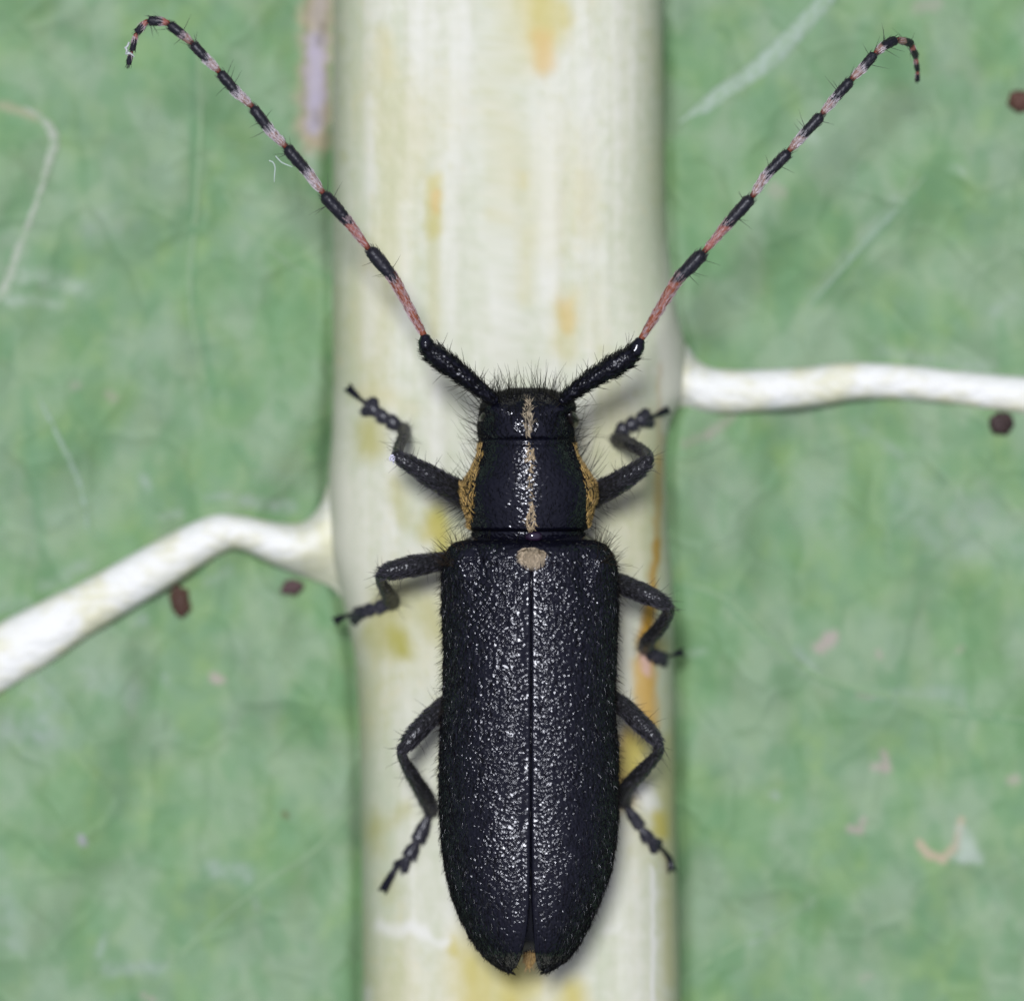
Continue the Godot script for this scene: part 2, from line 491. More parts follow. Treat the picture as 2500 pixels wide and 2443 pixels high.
			if yy > -200.0 and yy < 2650.0:
				var p := Vector2(xx + 7.0 * pit, yy + 22.0 * streak)
				for m in stains:
					var reach: float = m[2]
					if p.x > minf(m[0].x, m[1].x) - reach * 2.0 and p.x < maxf(m[0].x, m[1].x) + reach * 2.0 and p.y > minf(m[0].y, m[1].y) - reach * 2.0 and p.y < maxf(m[0].y, m[1].y) + reach * 2.0:
						var d := dist_stroke(p, m[0], m[1])
						c = c.lerp(m[3], minf(1.0, m[4] * 1.2) * (1.0 - smoothstep(0.0, 2.0 * reach, d)) * clampf(1.1 + 0.5 * streak, 0.0, 1.25))
			cc.append(c)
	s = Surf.new()
	s.grid(pp, cc, nu, rows.size(), false, true)
	commit("midrib", s, M.rib, o, origin)
	# side veins: pairs of upper and lower edge, with the height of the crest
	vein(o, "side_vein", [
		[6000, 1100, 6000, 1160, 60], [3200, 985, 3200, 1080, 85], [2500, 920, 2500, 1012, 95], [2340, 905, 2339, 989, 98], [2200, 889, 2200, 976, 100], [2062, 885, 2090, 976, 104], [1970, 896, 1985, 993, 108], [1850, 902, 1870, 1003, 112],
		[1785, 902, 1785, 1010, 114], [1735, 896, 1722, 1008, 116], [1702, 876, 1688, 1006, 118], [1684, 850, 1672, 1008, 120], [1660, 828, 1654, 1012, 118], [1636, 815, 1632, 1018, 104], [1610, 805, 1606, 1026, 60], [1590, 800, 1586, 1030, -20]], origin)
	vein(o, "side_vein", [
		[-4200, 3600, -4100, 3800, 60], [-900, 1990, -800, 2150, 100], [0, 1519, 20, 1682, 124], [195, 1422, 215, 1553, 124], [390, 1315, 415, 1431, 124], [512, 1258, 536, 1354, 124], [585, 1258, 585, 1342, 124], [683, 1276, 658, 1374, 124],
		[741, 1273, 712, 1397, 124], [780, 1234, 756, 1412, 122], [804, 1172, 808, 1432, 118], [822, 1135, 832, 1456, 108], [845, 1112, 856, 1474, 70], [868, 1100, 876, 1486, -20]], origin)
	# thin veins low in the blade
	thin_vein(o, [Vector3(2090, -100, 18), Vector3(1990, 30, 22), Vector3(1850, 172, 28), Vector3(1760, 235, 26), Vector3(1700, 275, 14), Vector3(1660, 300, 4)], Color(0.29, 0.365, 0.275), origin)
	thin_vein(o, [Vector3(60, 262, 3), Vector3(100, 290, 9), Vector3(124, 335, 22), Vector3(112, 400, 15), Vector3(80, 510, 10), Vector3(45, 610, 12), Vector3(20, 700, 20), Vector3(-20, 740, 18), Vector3(-80, 760, 8)], Color(0.34, 0.37, 0.28), origin)
	thin_vein(o, [Vector3(90, 960, 2), Vector3(130, 1050, 9), Vector3(190, 1180, 10), Vector3(215, 1300, 3)], Color(0.24, 0.325, 0.235), origin)
	var faint := Color(0.185, 0.285, 0.145)
	thin_vein(o, [Vector3(478, 60, 2), Vector3(488, 250, 9), Vector3(478, 480, 10), Vector3(462, 740, 9), Vector3(505, 960, 3)], faint, origin)
	thin_vein(o, [Vector3(1655, 1420, 3), Vector3(1770, 1462, 10), Vector3(1872, 1560, 11), Vector3(2000, 1650, 10), Vector3(2200, 1705, 11), Vector3(2350, 1738, 9), Vector3(2560, 1762, 4)], faint, origin)
	thin_vein(o, [Vector3(1670, 2385, 3), Vector3(1760, 2330, 9), Vector3(1880, 2262, 10), Vector3(2010, 2180, 3)], faint, origin)
	thin_vein(o, [Vector3(870, 1960, 2), Vector3(760, 2080, 9), Vector3(640, 2160, 9), Vector3(470, 2300, 8), Vector3(330, 2470, 3)], faint, origin)
	thin_vein(o, [Vector3(800, 690, 2), Vector3(700, 640, 8), Vector3(590, 540, 8), Vector3(530, 430, 3)], faint, origin)
	thin_vein(o, [Vector3(1970, 755, 2), Vector3(2040, 670, 9), Vector3(2120, 580, 10), Vector3(2190, 510, 8), Vector3(2260, 430, 2)], Color(0.225, 0.315, 0.215), origin)

func vein(o: Node3D, called: String, pairs: Array, origin: Vector3) -> void:
	var t_pts := []
	var b_pts := []
	var w := []
	for k in pairs:
		t_pts.append(Vector3(k[0], k[4], k[1]))
		b_pts.append(Vector3(k[2], k[4], k[3]))
		w.append(1.0)
	var pp := PackedVector3Array()
	var cc := PackedColorArray()
	var nu := 41
	var nv := 0
	for k in pairs.size() - 1:
		var m := clampi(int(t_pts[k].distance_to(t_pts[k + 1]) / 8.0), 6, 40)
		for j in m + (1 if k == pairs.size() - 2 else 0):
			var f := float(j) / m
			var a: Vector3 = t_pts[k].cubic_interpolate(t_pts[k + 1], t_pts[maxi(k - 1, 0)], t_pts[mini(k + 2, pairs.size() - 1)], f)
			var b: Vector3 = b_pts[k].cubic_interpolate(b_pts[k + 1], b_pts[maxi(k - 1, 0)], b_pts[mini(k + 2, pairs.size() - 1)], f)
			nv += 1
			for u in nu:
				var g := PI * u / (nu - 1)
				var q := 0.5 - 0.5 * cos(g)
				var x := lerpf(a.x, b.x, q)
				var y := lerpf(a.z, b.z, q)
				var soft := n_soft.get_noise_2d(x * 1.5, y * 3.0)
				var web := smoothstep(float(pairs.size() - 8), float(pairs.size() - 3), k + f)
				var h := lerpf(a.y, b.y, q) * pow(sin(g), lerpf(0.58, 2.6, web)) * 0.82 + 4.0 * soft - 10.0
				pp.append(at(x, y, h))
				var c := Color(0.72, 0.715, 0.64).lerp(Color(0.60, 0.58, 0.36), clampf(0.15 + 0.55 * smoothstep(float(pairs.size() - 7), float(pairs.size() - 3), k + f) + 0.7 * n_wide.get_noise_2d(x * 3.0, y * 3.0) + 0.5 * soft + 0.35 * maxf(0.0, -cos(g)), 0.0, 0.8))
				c = c.lerp(Color(0.44, 0.45, 0.33), clampf(smoothstep(float(pairs.size() - 4), float(pairs.size() - 2), k + f) + web * (1.0 - sin(g)), 0.0, 1.0))
				cc.append(c)
	var s := Surf.new()
	s.grid(pp, cc, nu, nv, false, true)
	commit(called, s, M.vein, o, origin)

func thin_vein(o: Node3D, path: Array, color: Color, origin: Vector3) -> void:
	var pts := []
	var rad := []
	for k in path.size() - 1:
		var m := maxi(2, int(path[k].distance_to(path[k + 1]) / 22.0))
		for j in m + (1 if k == path.size() - 2 else 0):
			var p: Vector3 = path[k].cubic_interpolate(path[k + 1], path[maxi(k - 1, 0)], path[mini(k + 2, path.size() - 1)], float(j) / m)
			pts.append(at(p.x, p.y, blade_h(p.x, p.y) - p.z * (0.10 if path[1].z > 11.5 else 0.24)))
			rad.append(p.z)
	var s := Surf.new()
	limb(s, pts, rad, 18, 8.0, 0.0, 0.36, func(_t, _g, p): return color.lerp(Color(0.2, 0.3, 0.16), clampf(0.3 + n_soft.get_noise_2d(p.x * 3.0, p.z * 3.0), 0.0, 0.7)))
	commit("thin_vein", s, M.blade, o, origin)

# ---------------------------------------------------------------- the beetle
func black(_t, _g, _p) -> Color:
	return Color(0.007, 0.007, 0.010)

func tangent_of(n: Vector3, want: Vector3) -> Vector3:
	var d := want - n * want.dot(n)
	return d.normalized() if d.length() > 0.05 else n.cross(Vector3.RIGHT).normalized()

func pick(s: Surf, ok: Callable, count: int) -> PackedInt32Array:   # random surface points that pass a test
	var out := PackedInt32Array()
	var tries := 0
	while out.size() < count and tries < count * 60:
		tries += 1
		var k := rng.randi_range(0, s.P.size() - 1)
		if ok.call(s.P[k], s.N[k]):
			out.append(k)
	return out

func rand_dir(a: float) -> Vector3:
	return Vector3(rng.randf_range(-a, a), rng.randf_range(-a, a), rng.randf_range(-a, a))

func plain_xy(p: Vector3) -> Vector2:   # back from a point to plan coordinates
	var k := (CAM_H - p.y) / (CAM_H - FOCUS_H)
	return Vector2(p.x / k + MID_X, p.z / k + MID_Y)

func top_h(y: float) -> float:
	return curve([Vector2(1318, 628), Vector2(1325, 657), Vector2(1338, 675), Vector2(1365, 686), Vector2(1450, 690), Vector2(1700, 695), Vector2(2000, 693), Vector2(2150, 690), Vector2(2250, 679), Vector2(2320, 652), Vector2(2372, 575)], y)

func make_elytron(o: Node3D, sgn: float) -> void:
	var inner := [Vector2(1318, 1296), Vector2(2100, 1295), Vector2(2200, 1293), Vector2(2250, 1289), Vector2(2290, 1283), Vector2(2320, 1276), Vector2(2345, 1267), Vector2(2360, 1259), Vector2(2368, 1251), Vector2(2372, 1244)]
	var outer := [Vector2(1318, 1140), Vector2(1323, 1114), Vector2(1330, 1101), Vector2(1345, 1089), Vector2(1363, 1083), Vector2(1410, 1076), Vector2(1500, 1077), Vector2(1600, 1081), Vector2(1700, 1079), Vector2(1800, 1072), Vector2(1900, 1070), Vector2(1950, 1071), Vector2(2050, 1075), Vector2(2100, 1081), Vector2(2150, 1091), Vector2(2200, 1106), Vector2(2250, 1127), Vector2(2300, 1153), Vector2(2340, 1185), Vector2(2360, 1211), Vector2(2368, 1228), Vector2(2372, 1243)]
	if sgn > 0:
		inner = [Vector2(1318, 1298), Vector2(2100, 1297.5), Vector2(2200, 1298), Vector2(2250, 1301), Vector2(2300, 1304), Vector2(2340, 1308), Vector2(2360, 1314), Vector2(2368, 1322), Vector2(2372, 1332)]
		outer = [Vector2(1318, 1446), Vector2(1323, 1467), Vector2(1330, 1480), Vector2(1345, 1493), Vector2(1360, 1500), Vector2(1395, 1509), Vector2(1457, 1512), Vector2(1520, 1510), Vector2(1615, 1507), Vector2(1700, 1504), Vector2(1741, 1504), Vector2(1835, 1511), Vector2(1975, 1511), Vector2(2037, 1508), Vector2(2084, 1501), Vector2(2130, 1492), Vector2(2168, 1480), Vector2(2208, 1464), Vector2(2242, 1449), Vector2(2280, 1430), Vector2(2317, 1408), Vector2(2345, 1383), Vector2(2362, 1358), Vector2(2369, 1345), Vector2(2372, 1333)]
	var nt := 170
	var nw := 12
	var nf := 3
	var nu := nt + nw + nf
	var nv := 500
	var pp := PackedVector3Array()
	var cc := PackedColorArray()
	pp.resize(nu * nv)
	cc.resize(nu * nv)
	var e := 2.5
	for v in nv:
		var f := float(v) / (nv - 1)
		var y := 1318.0 + 1054.0 * f
		if f < 0.04:
			y = 1318.0 + 1054.0 * 0.04 * pow(f / 0.04, 1.4)
		if f > 0.95:
			y = 1318.0 + 1054.0 * (1.0 - 0.05 * pow((1.0 - f) / 0.05, 1.5))
		var xi := curve(inner, y)
		var xo := curve(outer, y)
		var w := absf(xo - 1297.0)
		var ht := top_h(y)
		var hb := curve([Vector2(1318, 540), Vector2(1360, 500), Vector2(1450, 480), Vector2(2100, 475), Vector2(2300, 480), Vector2(2372, 505)], y)
		var ti := clampf(absf(xi - 1297.0) / w, 0.0, 0.999)
		var thi := asin(pow(ti, e / 2.0))
		var arc := 0.0
		var was := Vector2.ZERO
		for u in nu:
			var x := 0.0
			var h := 0.0
			var d := 0.0
			var nrm := Vector2(0, 1)
			if u < nf:   # the edge folded down along the seam
				x = xi
				h = ht - 34.0 + 10.0 * u
			elif u < nf + nt:
				var th := lerpf(thi, PI / 2, pow(float(u - nf) / (nt - 1), 0.9))
				var t := pow(sin(th), 2.0 / e)
				x = 1297.0 + sgn * w * t
				h = hb + (ht - hb) * pow(maxf(cos(th), 0.0), 2.0 / e)
				var seam := absf(x - xi)
				h += 5.0 * (1.0 - exp(-seam * seam / 500.0)) - 5.0
				if y > 1950.0:
					h += smoothstep(1950.0, 2100.0, y) * 3.0 * exp(-pow((seam - 9.0) / 4.0, 2.0))
				# raised shoulder
				h += 24.0 * exp(-(pow((absf(x - 1297.0) - 180.0) / 26.0, 2.0) + pow((y - 1372.0) / 46.0, 2.0)))
				h -= 9.0 * exp(-(pow((absf(x - 1297.0) - 128.0) / 20.0, 2.0) + pow((y - 1380.0) / 80.0, 2.0)))
				nrm = Vector2(sgn * pow(sin(th), 2.0 - 2.0 / e) / w, pow(maxf(cos(th), 0.0), 2.0 - 2.0 / e) / maxf(ht - hb, 1.0)).normalized()
			else:   # tucked under the body
				var k := float(u - nf - nt + 1) / nw
				x = xo - sgn * minf(30.0, absf(xo - xi) * 0.5) * k * k
				h = hb - 70.0 * k
				nrm = Vector2(sgn, -0.3).normalized()
			var here := Vector2(x, h)
			if u > 0:
				arc += here.distance_to(was)
			was = here
			if u >= nf:
				var sx := arc * sgn + 500.0 * sgn
				var big := 1.0 + n_cell_big.get_noise_2d(sx * 1.32, y * 1.25)
				var small := 1.0 + n_cell_small.get_noise_2d(sx * 1.42, y * 1.55)
				var tiny := 1.0 + n_cell_small.get_noise_2d(sx * 1.5 + 77.0, y * 1.6)
				var rear := smoothstep(1380.0, 1900.0, y)
				small = lerpf(small, tiny * 0.8, smoothstep(1850.0, 2150.0, y))
				var fine := n_fine.get_noise_2d(sx * 1.4, y * 1.4)
				var fold := n_fine.get_noise_2d(sx * 0.28, y * 0.85)
				d = -lerpf(5.6 * big * big, 4.0 * small * small, rear) + 0.8 * fine
				d *= lerpf(1.1, 1.4, smoothstep(70.0, 190.0, arc)) * lerpf(1.0, 1.2, smoothstep(1950.0, 2150.0, y))
				d += 2.4 * fold * exp(-pow(arc / 130.0, 2.0)) * smoothstep(1450.0, 1650.0, y) * (1.0 - smoothstep(1950.0, 2150.0, y))
				d += 1.6 * n_soft.get_noise_2d(sx * 1.2, y * 0.7)
				d *= smoothstep(1.0, 14.0, absf(x - xi))
				x += nrm.x * d
				h += nrm.y * d
			var put := u if sgn > 0 else nu - 1 - u
			pp[v * nu + put] = at(x, y, h)
			cc[v * nu + put] = Color(0.005, 0.005, 0.011)
	var s := Surf.new()
	s.grid(pp, cc, nu, nv, false, false)
	var eo := commit("elytron", s, M.cuticle, o, beetle_at, false, M.down)
	# short hairs lying backwards, and longer ones round the outer edge
	var hs := Surf.new()
	for k in pick(s, func(p, n): return n.y > -0.2 and p.y > 470.0 and plain_xy(p).y > 1345.0, 2300):
		var n := s.N[k]
		var back := tangent_of(n, Vector3(rng.randf_range(-0.25, 0.25), 0, 1))
		var shade := rng.randf_range(0.6, 1.5)
		hs.hair(s.P[k] - n * 0.6, (back + n * rng.randf_range(0.15, 0.45)).normalized(), -n * 0.15, rng.randf_range(13, 22), 0.9, Color(0.007 * shade, 0.0065 * shade, 0.007 * shade), 3)
	for k in pick(s, func(p, n): return n.y > -0.3 and n.y < 0.78 and p.y > 440.0, 1700):
		var n := s.N[k]
		var back := tangent_of(n, Vector3(rng.randf_range(-0.3, 0.3), 0, 1))
		hs.hair(s.P[k] - n * 0.6, (back + n * rng.randf_range(0.1, 0.3)).normalized(), -n * 0.15, rng.randf_range(13, 20), 1.1, Color(0.004, 0.004, 0.005), 3)
	var fs := Surf.new()   # scattered glossy hairs that catch the light
	for k in pick(s, func(p, n): return n.y > 0.05 and n.y < 0.85 and p.y > 470.0, 550):
		var n := s.N[k]
		fs.hair(s.P[k], (tangent_of(n, Vector3(rng.randf_range(-0.35, 0.35), 0, 1)) + n * rng.randf_range(0.1, 0.6)).normalized(), -n * 0.3, rng.randf_range(9, 16), 1.3, Color(0.03, 0.028, 0.03), 4)
	commit("shining_setae", fs, M.glint, eo, beetle_at, true)
	for k in pick(s, func(p, n): return absf(n.y) < 0.55 and p.y < 560.0, 330):
		var n := s.N[k]
		var q := plain_xy(s.P[k])
		var far := 1.0 if q.y < 1900.0 else 0.4
		var long := rng.randf_range(12, 28) * far
		if rng.randf() < 0.05:
			long *= 1.8
		hs.hair(s.P[k], (n + Vector3(0, rng.randf_range(-0.1, 0.5), rng.randf_range(0.1, 0.8)) + rand_dir(0.2)).normalized(), Vector3(0, -0.1, rng.randf_range(0.0, 0.35)), long, 0.75, Color(0.022, 0.017, 0.013))
	for k in pick(s, func(p, n): return plain_xy(p).y < 1385.0 and n.y < 0.7 and n.y > -0.3 and absf(plain_xy(p).x - 1297.0) > 155.0, 42):
		var n := s.N[k]
		hs.hair(s.P[k], (n + Vector3(0, 0.3, -0.5) + rand_dir(0.35)).normalized(), Vector3(-n.x * 0.1, -0.2, 0.2), rng.randf_range(30, 80), 0.9, Color(0.028, 0.020, 0.013))
	commit("setae", hs, M.hair, eo, beetle_at, true)

func make_head_and_thorax(o: Node3D) -> void:
	# head
	var s := Surf.new()
	var shape := func(x: float, y: float, h: float) -> float:
		var d := 0.0
		if h > 480.0:
			for cx: float in [1213.0, 1368.0]:
				d += 26.0 * exp(-(pow((x - cx) / 30.0, 2.0) + pow((y - 992.0) / 20.0, 2.0)))
			d -= 14.0 * exp(-(pow((x - 1290.0) / 22.0, 2.0) + pow((y - 985.0) / 26.0, 2.0)))
			d -= 2.0 * exp(-pow((x - 1290.0) / 3.0, 2.0))
		return d
	body_loft(s, [[946, 1245, 1330, 330, 500], [951, 1228, 1350, 300, 545], [960, 1202, 1376, 285, 580], [972, 1186, 1390, 275, 605], [985, 1178, 1397, 270, 622], [1010, 1169, 1402, 280, 640], [1042, 1164, 1404, 300, 650], [1062, 1165, 1404, 310, 648], [1072, 1168, 1402, 315, 640], [1092, 1178, 1392, 330, 615]], 2.1, 220, 2.3, 2.8, 1.5, shape, Color(0.007, 0.007, 0.010))
	var head := commit("head", s, M.cuticle, o, beetle_at, false, M.down)
	for sx: float in [-1.0, 1.0]:   # kidney-shaped eyes behind the antennae
		var es := Surf.new()
		var cx: float = 1291.0 + sx * 104.0
		limb(es, [at(1291 + sx * 98, 1010, 575), at(cx - sx * 2, 1020, 550), at(cx, 1028, 500), at(cx, 1026, 440)], [10.0, 17.0, 20.0, 18.0], 18, 4.0, 0.0, 1.0, func(_t, _g, _p): return Color(0.012, 0.010, 0.009))
		commit("eye", es, M.eye, head, beetle_at)
	var hs := Surf.new()
	var brown := Color(0.014, 0.012, 0.010)
	for k in pick(s, func(p, n): return plain_xy(p).y < 984.0 and p.y > 470.0, 150):
		var fwd := Vector3(rng.randf_range(-0.45, 0.45) + s.N[k].x * 0.3, rng.randf_range(0.0, 0.7), -1.0).normalized()
		hs.hair(s.P[k], fwd, Vector3(rng.randf_range(-0.25, 0.25), 0.1, rng.randf_range(-0.1, 0.15)), rng.randf_range(24, 78), 0.95, brown)
	for k in pick(s, func(p, n): return plain_xy(p).y > 980.0 and plain_xy(p).y < 1085.0 and n.y < 0.45 and p.y > 430.0, 70):
		var n := s.N[k]
		hs.hair(s.P[k], (n + Vector3(0, rng.randf_range(0.0, 0.4), rng.randf_range(-0.8, 0.1)) + rand_dir(0.2)).normalized(), Vector3(n.x * -0.1, 0.1, rng.randf_range(-0.5, 0.1)), rng.randf_range(30, 90), 0.75, brown)
	for k in pick(s, func(p, n): return n.y > 0.4, 420):
		var n := s.N[k]
		hs.hair(s.P[k], (tangent_of(n, Vector3(rng.randf_range(-0.6, 0.6), 0, -1)) + n * 0.6).normalized(), -n * 0.2, rng.randf_range(12, 22), 0.9, Color(0.009, 0.008, 0.008), 3)
	commit("setae", hs, M.hair, head, beetle_at, true)
	stripe(s, head, "pale_stripe", func(q, n):
		var wide := curve([Vector2(975, 3), Vector2(985, 6), Vector2(1002, 11), Vector2(1045, 10), Vector2(1070, 6)], q.y)
		return n.y > 0.3 and q.y > 976.0 and q.y < 1070.0 and absf(q.x - 1290.0) < wide, 330, Color(0.50, 0.41, 0.27), 17.0, Vector3(0.0, 0.0, -1.0), 0.5)
	# pronotum
	s = Surf.new()
	shape = func(_x: float, y: float, h: float) -> float:
		var d := -7.0 * exp(-pow((y - 1296.0) / 4.0, 2.0)) - 3.0 * exp(-pow((y - 1084.0) / 4.0, 2.0))
		return d * smoothstep(380.0, 480.0, h)
	body_loft(s, [[1062, 1180, 1392, 340, 606], [1066, 1170, 1402, 330, 628], [1074, 1167, 1405, 325, 650], [1105, 1165, 1411, 320, 659], [1130, 1156, 1424, 320, 662], [1150, 1146, 1437, 320, 664], [1172, 1131, 1451, 318, 665], [1190, 1123, 1459, 316, 665], [1210, 1124, 1459, 316, 664], [1228, 1127, 1456, 318, 663], [1268, 1138, 1444, 322, 658], [1292, 1143, 1437, 325, 652], [1300, 1148, 1430, 328, 638], [1318, 1152, 1427, 330, 630], [1336, 1165, 1414, 340, 600]], 2.0, 250, 2.1, 2.5, 1.6, shape, Color(0.007, 0.007, 0.010))
	var pro := commit("pronotum", s, M.cuticle, o, beetle_at, false, M.down)
	hs = Surf.new()
	for k in pick(s, func(p, n): return plain_xy(p).y < 1330.0 and n.y < 0.4 and n.y > -0.5 and p.y > 430.0, 180):
		var n := s.N[k]
		var q := plain_xy(s.P[k])
		var turn := lerpf(-0.7, 0.35, smoothstep(1080.0, 1300.0, q.y))
		hs.hair(s.P[k], (n + Vector3(0, rng.randf_range(-0.1, 0.4), turn) + rand_dir(0.25)).normalized(), Vector3(n.x * -0.1, 0.1, turn * rng.randf_range(0.1, 0.6)), rng.randf_range(28, 95), 0.75, brown)
	for k in pick(s, func(p, n): return n.y > 0.3, 620):
		var n := s.N[k]
		hs.hair(s.P[k], (tangent_of(n, Vector3(rng.randf_range(-0.5, 0.5), 0, -1)) + n * 0.5).normalized(), -n * 0.2, rng.randf_range(10, 18), 0.85, Color(0.009, 0.008, 0.008), 3)
	commit("setae", hs, M.hair, pro, beetle_at, true)
	var gold := Color(0.45, 0.29, 0.085)
	var pale := Color(0.50, 0.40, 0.26)
	var in_left := [Vector2(1080, 1176), Vector2(1105, 1182), Vector2(1150, 1167), Vector2(1191, 1162), Vector2(1228, 1160), Vector2(1268, 1158), Vector2(1294, 1154)]
	var in_right := [Vector2(1080, 1396), Vector2(1105, 1403), Vector2(1150, 1419), Vector2(1191, 1427), Vector2(1228, 1428), Vector2(1268, 1427), Vector2(1294, 1432)]
	stripe(s, pro, "golden_band", func(q, n): return n.y > -0.1 and q.y > 1082.0 and q.y < 1296.0 and q.x < curve(in_left, q.y) - 3.0, 1350, gold, 15.0, Vector3(0.4, 0.0, -0.8), 1.0)
	stripe(s, pro, "golden_band", func(q, n): return n.y > -0.1 and q.y > 1082.0 and q.y < 1296.0 and q.x > curve(in_right, q.y) + 3.0, 1350, gold, 15.0, Vector3(-0.4, 0.0, -0.8), 1.0)
	stripe(s, pro, "middle_stripe", func(q, n): return n.y > 0.3 and q.y > 1078.0 and q.y < 1291.0 and absf(q.x - 1296.0) < 4.5 + 5.0 * exp(-pow((q.y - 1112.0) / 18.0, 2.0)) + 6.0 * smoothstep(1225.0, 1260.0, q.y) and rng.randf() < 0.5 + 0.4 * exp(-pow((q.y - 1112.0) / 20.0, 2.0)) + smoothstep(1215.0, 1255.0, q.y), 520, Color(0.46, 0.35, 0.20), 14.0, Vector3(0.0, 0.0, 1.0), 0.8)
	# smooth hind lobe in the middle of the collar
	s = Surf.new()
	limb(s, [at(1287, 1309, 632), at(1297, 1309, 637), at(1314, 1309, 635), at(1320, 1309, 630)], [8.0, 11.0, 11.0, 8.0], 24, 2.0, 0.0, 0.5, func(_t, _g, _p): return Color(0.016, 0.010, 0.022))
	commit("smooth_lobe", s, M.gloss, o, beetle_at)
	# scutellum: a small half disc thick with pale hair
	s = Surf.new()
	var pp := PackedVector3Array()
	var cc := PackedColorArray()
	for v in 16:
		for u in 48:
			var g := TAU * u / 48.0
			var r := float(v) / 15.0
			var x := 1299.0 + 42.0 * r * cos(g)
			var y := 1354.0 + (30.0 if sin(g) > 0 else 17.0) * r * sin(g)
			pp.append(at(x, y, 668.0 + (y - 1354.0) * 0.35 + 20.0 * sqrt(maxf(0.0, 1.0 - r * r)) - (14.0 if v == 15 else 0.0)))
			cc.append(Color(0.10, 0.075, 0.045))
	s.grid(pp, cc, 48, 16, true, true)
	var sc := commit("scutellum", s, M.hair, o, beetle_at)
	stripe(s, sc, "pale_hair", func(q, _n): return Vector2((q.x - 1299.0) / 42.0, (q.y - 1356.0) / 27.0).length() < 0.86, 560, Color(0.52, 0.42, 0.28), 19.0, Vector3(0.0, 0.0, 1.0), 0.75)

# a patch of dense short coloured hairs lying on a surface
func stripe(s: Surf, parent: Node3D, called: String, inside: Callable, count: int, color: Color, length: float, flow: Vector3, swirl: float) -> void:
	var hs := Surf.new()
	for k in pick(s, func(p, n): return inside.call(plain_xy(p), n), count):
		var p := s.P[k] + rand_dir(1.5)
		var n := s.N[k]
		var ang := swirl * (2.6 * n_soft.get_noise_2d(p.x * 4.0, p.z * 4.0) + rng.randf_range(-0.55, 0.55))
		var d := tangent_of(n, flow.rotated(Vector3.UP, ang))
		var shade := rng.randf_range(0.45, 1.35) * (1.0 + 0.3 * n_soft.get_noise_2d(p.x * 1.5 + 50.0, p.z * 1.5))
		hs.hair(p - n * 0.4, (d + n * rng.randf_range(0.05, 0.25)).normalized(), -n * 0.2 + tangent_of(n, d.cross(n)) * rng.randf_range(-0.4, 0.4), length * rng.randf_range(0.7, 1.25), 1.3, Color(color.r * shade, color.g * shade, color.b * shade))
	commit(called, hs, M.fur, parent, beetle_at, true)

func make_abdomen(o: Node3D) -> void:
	var s := Surf.new()
	body_loft(s, [[1300, 1160, 1430, 340, 600], [1330, 1120, 1470, 330, 630], [1450, 1096, 1492, 322, 650], [1900, 1092, 1492, 325, 650], [2100, 1105, 1478, 340, 630], [2200, 1135, 1446, 370, 600], [2280, 1180, 1398, 400, 560], [2320, 1225, 1355, 420, 520], [2335, 1260, 1325, 440, 500]], 9.0, 64, 2.2, 0.0, 1.0, func(_x, _y, _h): return 0.0, Color(0.010, 0.010, 0.012))
	var ab := commit("abdomen", s, M.cuticle, o, beetle_at)
	s = Surf.new()
	limb(s, [at(1294, 2276, 520), at(1294, 2310, 512), at(1293, 2340, 500), at(1291, 2358, 492)], [8.0, 13.0, 16.0, 9.0], 22, 3.0, 1.5, 0.5, func(t, _g, p): return Color(0.11, 0.065, 0.025).lerp(Color(0.34, 0.22, 0.085), clampf(t + n_fine.get_noise_2d(p.x, p.z), 0.0, 1.0)))
	var tip := commit("abdomen_tip", s, M.hair, o, beetle_at)
	var hs := Surf.new()
	for k in pick(s, func(p, n): return n.y > 0.0, 170):
		hs.hair(s.P[k], (s.N[k] * 0.5 + Vector3(0, 0, 1) + rand_dir(0.5)).normalized(), rand_dir(0.2), rng.randf_range(9, 18), 1.0, Color(0.36, 0.24, 0.10))
	commit("pale_hair", hs, M.fur, tip, beetle_at, true)

